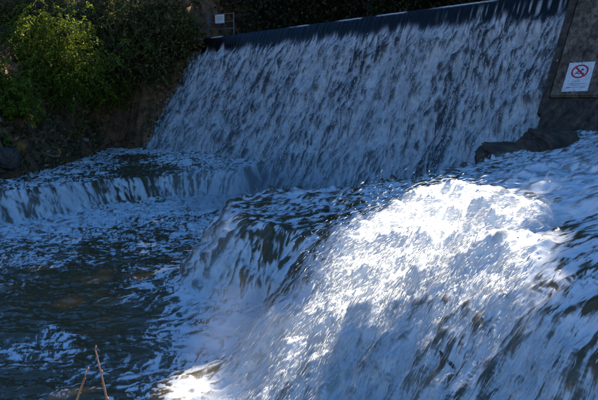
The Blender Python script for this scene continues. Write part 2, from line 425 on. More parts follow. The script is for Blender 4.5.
def lic(src, length, steps):
    I0, J0 = np.mgrid[0:NR, 0:NC].astype(float)
    acc = src.copy(); wt = 1.0
    for sgn in (1, -1):
        I, J = I0.copy(), J0.copy()
        for k in range(steps):
            di, dj = bil(VI, I, J), bil(VJ, I, J)
            I += sgn * di * length / steps; J += sgn * dj * length / steps
            w = 1 - 0.7 * k / steps
            acc = acc + w * bil(src, I, J); wt += w
    return acc / wt
zz = GH * 1.3
SX = GX + zz * 0.5; SY = GY + zz * 0.9
def src(f, seed, o=2): return fbm(SX * f, SY * f, seed, o, 0.6)
n_big = lic(src(4.5, 31), 0.20, 9)
n_mid = lic(src(12.0, 41), 0.10, 9)
n_fin = lic(src(27.0, 51), 0.06, 8)
n_lng = lic(src(16.0, 61), 0.40, 12)
n_mic = lic(RNG.random((NR, NC)), 0.045, 7)
def norm(a):                              # even out local contrast
    m = blur2(a, 24); s = np.sqrt(blur2((a - m) ** 2, 24)) + 1e-6
    return (a - m) / s
nl = norm(n_lng); nb, nm, nf, nc_ = norm(n_big), norm(n_mid), norm(n_fin), norm(n_mic)
COV = np.clip(cover(GX, GY, GH), 0, 1)
mixn = rank(0.55 * nb + 0.75 * nm + 0.8 * nf + 0.6 * nc_)
steep = sstep(0.25, 1.0, slope)
# on the flatter water the foam gathers in curled filaments and flecks
wx = (fbm(GX * 1.3, GY * 1.3, 121, 3) - 0.5) * 1.6; wy = (fbm(GX * 1.3, GY * 1.3, 127, 3) - 0.5) * 1.6
fil = 1 - np.abs(2 * fbm((GX + wx) * 3.4, (GY + wy) * 2.6, 131, 5, 0.7) - 1)
flk = fbm(GX * 17 + wx * 9, GY * 11 + wy * 9, 137, 4, 0.75)
flat_n = rank(-norm(fil) * 0.75 - norm(flk) * 0.9 + 0.3 * nm + 0.45 * nf + 0.35 * nc_)
fall_ = sstep(0.35, 0.1, np.abs(DS + 0.12)) * sstep(0.5, 1.2, slope)          # the small free fall of the left shelf
mixn = rank((0.35 * nb + 0.5 * nm) * (1 - 0.8 * fall_) + 0.7 * nf + 0.6 * nc_ + nl * (0.9 * sstep(0.4, 1.0, slope) + 0.8 * fall_))
kf = np.clip(steep + 0.55 * sstep(0.75, 1, COV) + 0.75 * sstep(-0.3, 0.1, DP), 0, 1)
lumps_ = norm(fbm(SX * 9, SY * 9, 151, 4, 0.65))
mixn = rank(mixn * kf + flat_n * (1 - kf) + 0.22 * lumps_ * sstep(0.75, 1, COV))
wd_ = 0.22 + 0.18 * fall_ + 0.28 * sstep(0.3, 1.0, COV) + 0.15 * steep * (1 - sstep(0.6, 1, COV))
foam = sstep(-wd_, wd_, COV - 0.12 * (1 - sstep(0.1, 0.5, COV)) - mixn)
foam = foam * (0.92 + 0.08 * rank(nc_ + nf)) + 0.30 * sstep(0.84, 0.97, COV)
foam = np.minimum(foam, 1.12)
lively = np.clip(0.25 + 0.9 * COV, 0, 1) * (0.32 + 0.68 * np.maximum(steep, sstep(0.8, 1.0, COV)))
amp = lively * np.clip(RG / 9, 0.55, 1.5)
billow = (fbm(SX * 1.6, SY * 1.6, 111, 3) - 0.5) * 0.34 * sstep(0.6, 0.95, COV) * (RG < 9.5) * sstep(4.2, 5.0, RG) * sstep(-1.2, 0.0, DP)
lump = norm(lic(fbm(SX * 6.5, SY * 6.5, 141, 3, 0.55), 0.10, 6)); lump2 = norm(lic(fbm(SX * 15, SY * 15, 147, 3, 0.6), 0.07, 6))
froth = sstep(0.78, 0.98, COV) * (0.4 + 0.6 * sstep(1.6, 0.5, slope))
billow = billow + froth * (0.026 * lump + 0.010 * lump2)
amp = amp * (1 - 0.55 * fall_)
disp = billow + amp * (0.040 * nb + 0.030 * nm + 0.018 * nf + 0.009 * nc_) + 0.008 * foam
ripple = (fbm(GX * 2.2, GY * 4.0, 61, 5, 0.6) - 0.5) * 0.11 * (1 - steep)
nrm = np.stack([-gx, -gy, np.ones_like(gx)], -1); nrm /= np.linalg.norm(nrm, axis=-1)[..., None]
SP = np.stack([GX, GY, GH + ripple], -1) + nrm * disp[..., None]
stream = grid_mesh('stream', SP, {'foam': foam, 'fine': nf}, M_WATER)
tag(stream, 'white foaming stream tumbling over rock shelves into the dark pool', kind='structure')

# ------------------------------------------------------------------ weir: water sheet
MC, MT = 760, 520
zt = np.r_[np.full(26, CREST + 0.03), np.linspace(CREST + 0.02, CREST - 0.5, 46)[1:], np.linspace(CREST - 0.5, -2.6, MT - 71)[1:]]
MT = len(zt)
back = np.r_[np.linspace(1.2, 0.12, 26), 0.12 * (1 - np.linspace(0, 1, 46)[1:]) ** 2, np.zeros(MT - 71)]
# the lip is nearly plumb: upstream offset below the crest follows the face only after the break
zface = np.r_[np.full(71, CREST - 0.5), zt[71:]]
v = np.linspace(0, 1, MC)
ztg = np.minimum(zt, CREST)
SG = s_left(ztg)[:, None] + 0.35 + (s_right(ztg) - 0.25 - s_left(ztg) - 0.35)[:, None] * v[None]
ZG = np.repeat(zt[:, None], MC, 1)
dn = np.maximum(CREST - 0.5 - ZG, 0) * math.sqrt(1 + TANB ** 2)      # metres down the slope
def dnoise(fs, ft, seed, o=2):
    w = (fbm(SG * 0.7, dn * 0.35, seed + 90, 2) - 0.5) * 1.4
    return fbm(SG * fs + w * fs * 0.35, dn * ft, seed, o, 0.6)
d_rib = dnoise(0.55, 0.10, 71, 3); d_big = dnoise(1.8, 0.5, 72); d_mid = dnoise(5.0, 1.2, 73); d_fin = dnoise(13., 2.4, 74); d_mic = dnoise(30., 5, 75)
def norm2(a):
    m = blur2(a, 40); s = np.sqrt(blur2((a - m) ** 2, 40)) + 1e-6
    return (a - m) / s
zb, zm, zf, zc = norm2(d_big), norm2(d_mid), norm2(d_fin), norm2(d_mic)
brk = sstep(0.0, 0.7, dn)                 # where the sheet has broken into white water
edge_ = (fbm(SG * 3.5, SG * 0, 77, 4, 0.65) - 0.5) * 1.5
brk2 = sstep(-0.16, 0.26, (CREST - 0.5 - ZG) + edge_ * 0.5)
covd = 0.74 + 0.35 * (d_rib - 0.5) * 2 + 0.1 * sstep(1, 5, dn)
mixd = rank(0.22 * zb + 0.50 * zm + 0.95 * zf + 0.9 * zc)
fo_d = (0.10 + 0.58 * sstep(-0.52, 0.60, covd - 0.09 - mixd)) * brk2
ribs = rank(fbm(SG * 15 + ZG * 1.5, ZG * 1.6, 78, 1))
right_part = sstep(4.5, 1.0, SG)
fo_d = np.maximum(fo_d, (1 - brk2) * sstep(0.6, 1.0, ribs) * right_part * 0.5 * sstep(0.12, 0.0, back)[:, None])
crest_glint = np.exp(-((zt - CREST - 0.01) / 0.03) ** 2)[:, None] * (back < 0.2)[:, None] * sstep(0.35, 0.6, fbm(SG * 1.3, SG * 0, 79, 3)) * 0.7  # thin line of foam whitened along the crest to imitate its sun glint
fo_d = np.maximum(fo_d, crest_glint)
disp = brk * (0.10 * (d_rib - 0.5) * 2 + 0.065 * zb + 0.048 * zm + 0.026 * zf + 0.012 * zc) + (1 - brk) * 0.012 * (ribs - 0.5)
DPt = dam_pt(SG, np.repeat(zface[:, None], MC, 1), disp + 0.05)
up = np.repeat((zt - zface)[:, None], MC, 1)
DPt[..., 2] += up
DPt += (back[:, None, None] + (np.clip(up, 0, 1) * 0.15)[..., None]) * NU
sheet = grid_mesh('weir_waterfall', DPt, {'foam': fo_d, 'fine': zf}, M_FALL)
tag(sheet, 'wide white curtain of water running down the weir face', kind='structure')

# ------------------------------------------------------------------ terrain
crestL = dam_pt(s_left(np.array(CREST)) - 0.0, np.array(CREST)); crestR = dam_pt(s_right(np.array(CREST)), np.array(CREST))
_sw = A([(-60, 204, 1.57), (0, 186.5, 1.5), (40, 173, 1.46), (80, 161.5, 1.40), (118, 152, 1.25), (143, 148.5, 1.06)])[:, :2]
left_poly = np.r_[[[-40, 2], [-11, 2], [-9.2, 8]], _sw, [crestL[:2], crestL[:2] + NU[:2] * 7 + U[:2] * 1.0, crestL[:2] + NU[:2] * 40 + U[:2] * 14, [-60, 90]]]
footRp = dam_pt(s_right(np.array(-1.0)) - 0.6, np.array(-1.0))
right_poly = np.r_[[[9.5, -6], [8.8, 8], [9.4, 12]], [footRp[:2] - U[:2] * 2.6], [crestR[:2] - U[:2] * 0.8, crestR[:2] + NU[:2] * 10 - U[:2] * 1, crestR[:2] + NU[:2] * 40 - U[:2] * 6, [90, 90], [90, -6]]]
def terrain(x, y):
    bz = dam_z(x, y)
    n1 = fbm(x * 0.35, y * 0.35, 101, 4); n2 = fbm(x * 1.4, y * 1.4, 105, 4)
    h = np.clip(bz - 0.6, -3.3, CREST - 1.8)
    up = (x - crestL[0]) * NU[0] + (y - crestL[1]) * NU[1]
    dl, _ = poly_sdf(x, y, left_poly, [0] * len(left_poly))
    dr, _ = poly_sdf(x, y, right_poly, [0] * len(right_poly))
    d = np.maximum(dl, 0)
    hl = np.clip(bz + 0.12, -1.75, CREST + 0.1) + 1.75 * np.minimum(d, 2.2) + 0.75 * np.maximum(d - 2.2, 0) * (1 / (1 + d * 0.02)) + (n2 - 0.5) * 1.3 * np.clip(d * 1.5, 0, 1) + (fbm(x * 5, y * 5, 109, 3) - 0.5) * 0.35 * np.clip(d * 2, 0, 1) + (vnoise(x * 13, y * 13, 113) - 0.5) * 0.14 * np.clip(d * 2, 0, 1) + (n1 - 0.5) * 1.5 * np.clip(d, 0, 1) - 0.15
    h = np.where(dl > 0, hl, h)
    d = np.maximum(dr, 0)
    hr = np.clip(bz - 0.4, -2.4, CREST + 0.1) + 1.0 * np.minimum(d, 3) + 0.25 * np.maximum(d - 3, 0) + (n1 - 0.5) * np.clip(d, 0, 1)
    h = np.where(dr > 0, hr, h)
    far = np.maximum(up - 5, 0)
    h = np.maximum(h, np.where(up > 4, CREST - 1.0 + 0.6 * far + (n1 - 0.5) * 2.5 * np.clip(far * 0.3, 0, 1), -9))
    near = -1.75 - 0.5 * np.maximum(y - 1.2, 0) + (n2 - 0.5) * 0.3 - 0.6 * np.clip((np.abs(x) - 9) * 0.0, 0, 1)
    h = np.where(y < 6, np.maximum(h, np.maximum(near, -3.3)), h)
    return h
tx = np.unique(np.r_[np.linspace(-70, -16, 40), np.linspace(-16, -3.5, 240), np.linspace(-3.5, 20, 70), np.linspace(20, 90, 36)])
ty = np.unique(np.r_[np.linspace(-25, 8, 40), np.linspace(8, 15, 40), np.linspace(15, 36, 300), np.linspace(36, 110, 60)])
TX, TY = np.meshgrid(tx, ty)
ground = grid_mesh('ground', np.stack([TX, TY, terrain(TX, TY)], -1), None, M_SOIL)
tag(ground, 'dark earth banks and stream bed around the weir', kind='structure')
def tz(x, y): return float(terrain(np.array([float(x)]), np.array([float(y)]))[0])
def ground_hit(px, py):
    r = ray(px, py); t = np.linspace(5, 60, 4000); P = r[None] * t[:, None]
    b = P[:, 2] < terrain(P[:, 0], P[:, 1])
    return P[np.argmax(b)] if b.any() else P[-1]

# still water behind the weir
ra = crestL + NU * 1.15 + U * 1.5; rb = crestR + NU * 1.15 - U * 1.5
RV = np.array([ra, rb, rb + NU * 30, ra + NU * 30 + U * 6]); RV[:, 2] = CREST + 0.02
res = quads('reservoir_water', RV, np.array([[0, 1, 2, 3]]), {'foam': np.zeros(4)}, M_WATER)
tag(res, 'still dark water held back behind the weir crest', kind='structure')

# ------------------------------------------------------------------ weir body (under the water sheet)
def prism(bm, front, off):               # front: loop of points, extruded by off
    f = [bm.verts.new(Vector(p)) for p in front]; b = [bm.verts.new(Vector(p) + Vector(off)) for p in front]
    bm.faces.new(f); bm.faces.new(b[::-1])
    for i in range(len(f)):
        j = (i + 1) % len(f); bm.faces.new((f[j], f[i], b[i], b[j]))
    bmesh.ops.recalc_face_normals(bm, faces=bm.faces[:])
DN = (-NU + np.array([0, 0, TANB])); DN /= np.linalg.norm(DN)
weir = empty('weir', tuple(footR), 'long sloping weir wall crossing the stream under the falling water', 'weir')
def wchild(o):
    o.parent = weir; o.matrix_parent_inverse = weir.matrix_world.inverted(); return o
bpy.context.view_layer.update()
weir.matrix_world.translation = Vector(footR); bpy.context.view_layer.update()
bm = bmesh.new()
zt_, zb_ = CREST - 0.55, -2.9
fr = [dam_pt(s_left(np.array(zt_)) + 0.5, np.array(zt_), -0.40), dam_pt(s_right(np.array(zt_)) - 0.4, np.array(zt_), -0.40), dam_pt(s_right(np.array(zb_)) - 0.4, np.array(zb_), -0.40), dam_pt(s_left(np.array(zb_)) + 0.5, np.array(zb_), -0.40)]
prism(bm, fr, -DN * 0.6)
wchild(from_bm('spillway_face', bm, M_CONCD))
bm = bmesh.new()
cl = crestL + U * 0.15 + NU * 0.02; cr = crestR - U * 0.4 + NU * 0.02
def cz(p, dz, dn_): q = p + NU * dn_; q = q.copy(); q[2] = CREST + dz; return q
fr = [cz(cl, -0.03, 0.10), cz(cl, -0.03, 1.0), cz(cl, -0.75, 1.0), cz(cl, -0.75, -0.30), cz(cl, -0.55, -0.36)]
prism(bm, fr, cr - cl)
wchild(from_bm('crest_wall', bm, M_CONCD))

# ------------------------------------------------------------------ right wing wall with its sign
def wall_pt(px, py, off):
    r = ray(px, py); nvec = NU - np.array([0, 0, TANB]); c = (footR @ NU) + E_FOOT * TANB - off * math.sqrt(1 + TANB ** 2)
    return r * (c / (r @ nvec))
wb = wall_pt(560, 140, 0.3)
wing = empty('wing_wall', tuple(wb), 'sloping grey concrete wing wall carrying the warning sign at the right end of the weir', 'wall')
bpy.context.view_layer.update()
def pchild(o, p):
    o.parent = p; o.matrix_parent_inverse = p.matrix_world.inverted(); return o
def bev(bm, w=0.03):
    bmesh.ops.bevel(bm, geom=bm.edges[:], offset=w, segments=2, affect='EDGES')
bm = bmesh.new(); prism(bm, [wall_pt(*p, 0.30) for p in [(584, -22), (720, -30), (720, 96), (549, 96)]], -DN * 0.62); bev(bm)
pchild(from_bm('upper_slab', bm, M_CONC), wing)
bm = bmesh.new(); prism(bm, [wall_pt(*p, 0.36) for p in [(545, 97.5), (722, 97.5), (722, 170), (560, 172), (530, 150)]], -DN * 0.66); bev(bm, 0.05)
lo_ = pchild(from_bm('lower_slab', bm, M_CONCD), wing); lo_['label'] = 'darker wet lower slab at the waterline'
bm = bmesh.new(); prism(bm, [wall_pt(*p, 0.30) for p in [(561, 30), (576, -22), (583.5, -22), (548.7, 97), (546, 112), (537, 114)]], -DN * 0.75)
pchild(from_bm('edge_strip', bm, M_CONCD), wing)

sc_ = wall_pt(578.6, 77.2, 0.30)
SX_ = -U; SY_ = NU * TANB + np.array([0, 0, 1.0]); SY_ /= np.linalg.norm(SY_)
dsc = np.linalg.norm(sc_)
SW, SH = None, None
def proj(p):
    x, y, z = p; f = y * cp - z * sp_; u = y * sp_ + z * cp
    return np.array([299 + FPX * x / f, 200 - FPX * u / f])
SW = 26.0 / abs(proj(sc_ + SX_ * 0.5)[0] - proj(sc_ - SX_ * 0.5)[0])
SH = 29.0 / abs(proj(sc_ + SY_ * 0.5)[1] - proj(sc_ - SY_ * 0.5)[1])
print('sign', SW, SH, 'lean', proj(sc_ + SY_ * .5) - proj(sc_ - SY_ * .5), 'crest', CREST)
sign = empty('warning_sign', tuple(sc_), 'white warning sign with a red no swimming ring fixed on the concrete wing wall', 'sign')
bpy.context.view_layer.update()
def S(u, v, d): return Vector(sc_ + SX_ * u * SW + SY_ * v * SH + DN * d)      # u, v in -0.5..0.5
def flat(bm, pts, d, th=0.004):
    f = [bm.verts.new(S(u, v, d + th)) for u, v in pts]; b = [bm.verts.new(S(u, v, d)) for u, v in pts]
    bm.faces.new(f); bm.faces.new(b[::-1])
    for i in range(len(f)):
        j = (i + 1) % len(f); bm.faces.new((f[j], f[i], b[i], b[j]))
bm = bmesh.new(); flat(bm, [(-.5, -.5), (.5, -.5), (.5, .5), (-.5, .5)], 0.012, 0.012); bmesh.ops.recalc_face_normals(bm, faces=bm.faces[:])
pchild(from_bm('plate', bm, M_WHITE), sign)
ar = SW / SH
rv, ru = 0.235, 0.235 / ar
bm = bmesh.new(); n_ = 48
for k in range(n_):
    a, b = 2 * math.pi * k / n_, 2 * math.pi * (k + 1) / n_
    flat(bm, [(ru * q * math.cos(t), 0.18 + rv * q * math.sin(t)) for q, t in ((0.80, a), (1, a), (1, b), (0.80, b))], 0.0245)
pchild(from_bm('prohibition_ring', bm, M_RED), sign)
bm = bmesh.new()
def pt(r_, ang, off): return (ru * (r_ * math.cos(ang) - off * math.sin(ang)), 0.18 + rv * (r_ * math.sin(ang) + off * math.cos(ang)))
a = R(132); flat(bm, [pt(-.84, a, -.10), pt(.84, a, -.10), pt(.84, a, .10), pt(-.84, a, .10)], 0.0260, 0.0045)
pchild(from_bm('prohibition_bar', bm, M_RED), sign)
bm = bmesh.new()
def disc(bm, u, v, r_, d): flat(bm, [(u + r_ / ar * math.cos(2 * math.pi * k / 12), v + r_ * math.sin(2 * math.pi * k / 12)) for k in range(12)], d)
disc(bm, .09, .24, .034, 0.0245)
flat(bm, [(-.13, .16), (.02, .215), (.07, .19), (.10, .15), (.06, .145), (.0, .18), (-.12, .135)], 0.0245)
flat(bm, [(-.19, .115), (-.1, .135), (0, .11), (.1, .135), (.19, .115), (.19, .09), (.1, .11), (0, .085), (-.1, .11), (-.19, .09)], 0.0245)
pchild(from_bm('swimmer_pictogram', bm, M_BLACK), sign)
rs = random.Random(5)
for v_, half, hh in ((-.165, .10, .028), (-.245, .30, .026), (-.30, .18, .024), (-.365, .36, .030)):     # lines of lettering too small to read
    bm = bmesh.new(); u = -half
    while u < half:
        w = rs.uniform(.014, .03); h0, h1 = rs.choice([(-1, 1), (-1, .3), (-.2, 1), (-1, 1)])
        flat(bm, [(u, v_ + h0 * hh * .5), (u + w * .6, v_ + h0 * hh * .5), (u + w * .6, v_ + h1 * hh * .5), (u, v_ + h1 * hh * .5)], 0.0245)
        u += w + (0.02 if rs.random() < .15 else .006)
    pchild(from_bm('text_line', bm, M_BLACK), sign)
for u, v in ((0, .47), (0, -.47)):
    bm = bmesh.new(); disc(bm, u, v, .016, 0.0242); pchild(from_bm('bolt', bm, M_STEEL), sign)

# ------------------------------------------------------------------ rocks
def rock(name, c, dims, label, cat, mat, seed, group=None, rot=0.0, flatness=0.75, sub=5):
    bm = bmesh.new(); bmesh.ops.create_icosphere(bm, subdivisions=sub, radius=1)
    V = np.array([v.co for v in bm.verts])
    q = np.sign(V) * np.abs(V) ** flatness                     # squarer than a ball
    d = 0.16 * (fbm(V[:, 0] * 11 + V[:, 2] * 7, V[:, 1] * 11 - V[:, 2] * 9, seed + 5, 3) - 0.5) + 0.55 * (fbm(V[:, 0] * 1.3 + V[:, 2] * 0.9, V[:, 1] * 1.3 - V[:, 2] * 0.7, seed, 4) - 0.5) + 0.30 * (fbm(V[:, 0] * 5 + V[:, 2] * 3, V[:, 1] * 5 - V[:, 2] * 4, seed + 9, 3) - 0.5)
    q = q * (1 + d)[:, None] * np.array(dims) * 0.5
    for v, p in zip(bm.verts, q): v.co = p
    o = from_bm(name, bm, mat, smooth=True); o.location = tuple(c); o.rotation_euler = (0, 0, rot)
    return tag(o, label, cat, group)
uang = math.atan2(-U[1], -U[0])
rock('rock_slab', at_depth(513, 157, 13.6), (1.3, 1.2, 0.60), 'flat dark wet rock slab with water slipping over its edge at the foot of the wing wall', 'rock', M_ROCK, 3, rot=uang, flatness=0.55)
rock('boulder', at_depth(548, 147, 13.0), (1.05, 0.9, 0.68), 'dark mossy boulder wedged between the wing wall and the right hand cascade', 'rock', M_ROCK, 8, rot=0.4, flatness=0.7)
g0 = ground_hit(16, 146)
rock('ochre_rock', g0 + np.array([0.05, 0.0, -0.06]), (0.46, 0.34, 0.36), 'orange ochre rock lit by the sun on the left bank', 'rock', M_OCHRE, 12, flatness=0.6)
rock('bank_rock', ground_hit(3, 160), (0.8, 0.7, 0.6), 'dark rock at the water edge at the far left of the bank', 'rock', M_ROCK, 15)
rock('bank_rock', ground_hit(85, 139) - np.array([0, 0, 0.05]), (0.30, 0.24, 0.2), 'small pale stone on the bare bank below the feathery shrub', 'rock', M_STICK, 19, sub=3)
for px_, py_, lab, sd in ((460, 352, 'dark wet rock showing through the thin water low on the sunlit cascade', 31),):
    p = hit(px_, py_); rock('stream_rock', p + np.array([0.0, 0.16, -0.17]), (0.46, 0.36, 0.32), lab, 'rock', M_ROCK, sd, 'wet rocks showing through the cascade', rot=sd, flatness=0.8)

# ------------------------------------------------------------------ railing on the left abutment
dF = float(crestL[1]) + 1.0
p0 = at_depth(205.5, 36, dF); p1 = at_depth(231, 38, dF - 0.55)
zr = min(p0[2], p1[2]); FH = at_depth(205.5, 14, dF)[2] - zr
ab = empty('abutment', (p0 + p1) / 2 - np.array([0, 0, 1.0]), 'dark brick abutment under the small railing at the left end of the weir', 'wall')
bpy.context.view_layer.update()
dv = (p1 - p0); dv[2] = 0; L = np.linalg.norm(dv); dv /= L; pv = np.array([-dv[1], dv[0], 0])
Mab = lambda c: Vector(c)
a0 = p0 - dv * 0.7; a0[2] = zr; a1 = p1 + dv * 0.25; a1[2] = zr
nb_, nrow = 9, 6
bmesh_shared = {}
LL = np.linalg.norm(a1 - a0); bl = LL / nb_; bh = 0.14
bm = bmesh.new(); prism(bm, [a0 + pv * 0.03, a1 + pv * 0.03, a1 + pv * 0.03 - np.array([0, 0, bh * nrow + 0.5]), a0 + pv * 0.03 - np.array([0, 0, bh * nrow + 0.5])], pv * 1.0)
pchild(from_bm('core', bm, M_CONCD), ab)
bm = bmesh.new(); box(bm, (0, 0, 0), (bl - 0.015, 0.10, bh - 0.015), bevel=0.006)
bmb = from_bm('brick', bm, M_BRICK); first = True
for r_ in range(nrow):
    for k in range(nb_ - (r_ % 2)):
        o = bmb if first else bmb.copy()
        if not first: COL.objects.link(o)
        first = False
        c = a0 + dv * (bl * (k + 0.5 + 0.5 * (r_ % 2))) - np.array([0, 0, bh * (r_ + 0.5)]) - pv * random.uniform(0, 0.008)
        o.rotation_euler = (0, 0, math.atan2(dv[1], dv[0])); o.location = tuple(c); o.parent = ab; o.matrix_parent_inverse = ab.matrix_world.inverted()
bm = bmesh.new(); cc = (a0 + a1) / 2 + np.array([0, 0, 0.04]) + pv * 0.45
box(bm, (0, 0, 0), (LL + 0.1, 1.15, 0.08), bevel=0.01)
cop = from_bm('coping', bm, M_CONCD); cop.location = tuple(cc); cop.rotation_euler = (0, 0, math.atan2(dv[1], dv[0])); pchild(cop, ab)
rail = empty('railing', (p0[0], p0[1], zr + 0.08), 'thin grey metal railing standing on the abutment above the left end of the weir', 'railing')
bpy.context.view_layer.update()
def rp(k, h): q = p0 + dv * L * k + pv * 0.25; q = q.copy(); q[2] = zr + 0.08 + (FH - 0.08) * h; return q
for k in (0.0, 1.0):
    bm = bmesh.new(); tube(bm, [rp(k, 0), rp(k, 1.0)], 0.030, 8); pchild(from_bm('post', bm, M_STEEL), rail)
    bm = bmesh.new(); q = rp(k, 0); box(bm, tuple(q + np.array([0, 0, 0.01])), (0.14, 0.14, 0.02)); pchild(from_bm('foot_plate', bm, M_STEEL), rail)
for h, k0 in ((0.985, 0), (0.66, 0), (0.37, -0.45)):
    bm = bmesh.new(); tube(bm, [rp(k0, h), rp(1.0, h)], 0.022, 8); pchild(from_bm('rail', bm, M_STEEL), rail)
ns = empty('notice_board', tuple(rp(0.48, 0.6)), 'small white notice hanging on the railing above the weir', 'sign')
bpy.context.view_layer.update()
bm = bmesh.new(); prism(bm, [rp(.30, .60) - pv * .06, rp(.66, .60) - pv * .06, rp(.66, .96) - pv * .06, rp(.30, .96) - pv * .06], pv * 0.02)
pchild(from_bm('panel', bm, M_WHITE), ns)
bm = bmesh.new(); 
for h in (.86, .80, .74):
    prism(bm, [rp(.35, h) - pv * .064, rp(.61, h) - pv * .064, rp(.61, h + .015) - pv * .064, rp(.35, h + .015) - pv * .064], pv * 0.003)
pchild(from_bm('text_line', bm, M_STEEL), ns)
for k in (.34, .62):
    bm = bmesh.new(); prism(bm, [rp(k - .012, .94) - pv * .035, rp(k + .012, .94) - pv * .035, rp(k + .012, 1.0) - pv * .035, rp(k - .012, 1.0) - pv * .035], pv * 0.03); pchild(from_bm('clip', bm, M_STEEL), ns)

# ------------------------------------------------------------------ foliage
def leaf_cloud(name, C, D, ln, wd, mat, rng, droop=0.0):
    """one small folded diamond per point; D = lengthwise directions"""
    n = len(C)
    D = D / (np.linalg.norm(D, axis=1)[:, None] + 1e-9)
    q = rng.normal(size=(n, 3)); S_ = np.cross(D, q); S_ /= np.linalg.norm(S_, axis=1)[:, None] + 1e-9
    Nn = np.cross(D, S_)
    l = (ln * rng.uniform(0.6, 1.3, n))[:, None]; w = (wd * rng.uniform(0.7, 1.2, n))[:, None]
    V = np.empty((n, 4, 3))
    V[:, 0] = C; V[:, 1] = C + D * l * 0.45 + S_ * w * 0.5 + Nn * w * 0.18; V[:, 2] = C + D * l - Nn * w * 0.15; V[:, 3] = C + D * l * 0.45 - S_ * w * 0.5 + Nn * w * 0.18
    Q = np.arange(n * 4).reshape(n, 4)
    return quads(name, V.reshape(-1, 3), Q, None, mat)

# openings cut into the tree crowns to shape where sunlight falls
lit1 = [(306, 345), (322, 300), (338, 262), (352, 238), (376, 212), (400, 201), (440, 190), (470, 194), (514, 191), (528, 198), (534, 222), (530, 250), (522, 290), (510, 335), (485, 362), (450, 382), (400, 388), (350, 380)]
lit2 = [(172, 396), (200, 372), (290, 368), (296, 400), (290, 450), (150, 450)]
LITP = [hit(np.array([p[0] for p in q]), np.array([p[1] for p in q]))[:, :2] for q in (lit1, lit2)]
LINES = []
for px_, py_, Y_, r_ in ((148, 41, 27.2, .22), (163, 35, 27.2, .30), (174, 29, 27.4, .35), (184, 22, 27.6, .22), (198, 14, 28.5, .2), (160, 17, 28, .12), (192, 38, 28, .2), (21, 146, 17.8, .16)):
    LINES.append((at_depth(px_, py_, Y_), r_))
for px_ in np.linspace(312, 508, 26):
    q = ray(px_, 33 - (px_ - 300) * 0.151); LINES.append((q * (CREST / q[2]) - np.array([0, 0, 0.07]), 0.02))
for q in ((82, 385, 2.2), (100, 372, 2.2)): LINES.append((at_depth(*q), 0.30))
SUNV = np.array(SUN)
THIN = [(at_depth(45, 62, 23.0), 1.7, 0.80), (at_depth(130, 45, 26.5), 1.5, 0.72), (at_depth(95, 118, 23.5), 1.3, 0.35), (at_depth(172, 32, 27.5), 1.0, 0.6)]
def sun_open(C):
    """True for leaves that stand in one of the openings"""
    k = np.zeros(len(C), bool)
    z = np.full(len(C), -1.2)
    for _ in range(6):
        t = (C[:, 2] - z) / SUNV[2]; X = C[:, 0] - t * SUNV[0]; Y = C[:, 1] - t * SUNV[1]
        z = np.where((Y > 3.5) & (Y < 32), base_h(X, np.clip(Y, 3.4, 33)), -2.3) * 0.6 + z * 0.4
    for P in LITP:
        d, _ = poly_sdf(X, Y, P, [0] * len(P)); k |= d > -0.22
    for q, r_ in LINES:
        w = C - q; k |= np.linalg.norm(w - (w @ SUNV)[:, None] * SUNV, axis=1) < r_ + 0.09
    for q, r_, pr in THIN:                # thinner leafage over the shrubs: filtered, dappled light
        w = C - q; k |= (np.linalg.norm(w - (w @ SUNV)[:, None] * SUNV, axis=1) < r_) & (RNG.random(len(C)) < pr)
    return k

def tree(name, label, cat, loc, height, z0, rad, nleaf, lsz, mat, group, seed, openings=True, clump=0.6, trunk_r=0.25):
    rng = np.random.default_rng(seed); loc = np.array(loc, float)
    t = empty(name, tuple(loc), label, cat, group)
    bm = bmesh.new(); lean = rng.normal(0, 0.03, 2)
    top = np.array([lean[0] * height, lean[1] * height, height * 0.93])
    pts = [top * k + np.array([rng.normal(0, .1), rng.normal(0, .1), 0]) * (k > 0) for k in np.linspace(0, 1, 8)]
    pts[0][2] = -0.6
    tube(bm, pts, [trunk_r * (1.25 - 1.15 * k) for k in np.linspace(0, 1, 8)], 8)
    for k in range(9):
        a = rng.uniform(0, 6.28); f = rng.uniform(max(0.15, z0 / height), 0.85); b = top * f
        e = np.array([math.cos(a) * rad * 0.75, math.sin(a) * rad * 0.75, rng.uniform(0.3, 1.2) * rad * 0.5])
        if openings and sun_open(np.array([b, b + e * 0.25, b + e * 0.5 + np.array([0, 0, 0.25]), b + e * .75, b + e]) + loc).any(): continue
        tube(bm, [b, b + e * 0.5 + np.array([0, 0, 0.25]), b + e], [trunk_r * 0.45 * (1 - f * .6), trunk_r * 0.25, 0.03], 6)
    o = from_bm('trunk', bm, M_BARK, t)
    cz_, rz = (z0 + height) / 2, (height - z0) / 2
    ncl = 46
    u = rng.normal(size=(ncl, 3)); u /= np.linalg.norm(u, axis=1)[:, None]; u *= rng.uniform(0.55, 1.0, ncl)[:, None]
    m = int(nleaf * clump)
    i = rng.integers(0, ncl, m)
    c1 = u[i] + rng.normal(size=(m, 3)) * 0.15
    w = rng.normal(size=(nleaf - m, 3)); w /= np.linalg.norm(w, axis=1)[:, None]; w *= rng.uniform(0, 1, nleaf - m)[:, None] ** 0.4
    C = np.r_[c1, w] * np.array([rad, rad, rz]) + np.array([0, 0, cz_]) + top * np.array([.5, .5, 0])
    if openings: C = C[~sun_open(C + loc)]
    D = rng.normal(size=(len(C), 3)) + np.array([0, 0, -0.5])
    child(leaf_cloud('crown', C, D, lsz, lsz * 0.75, mat, rng), t)
    return t

print('crestL', crestL, 'crestR', crestR)
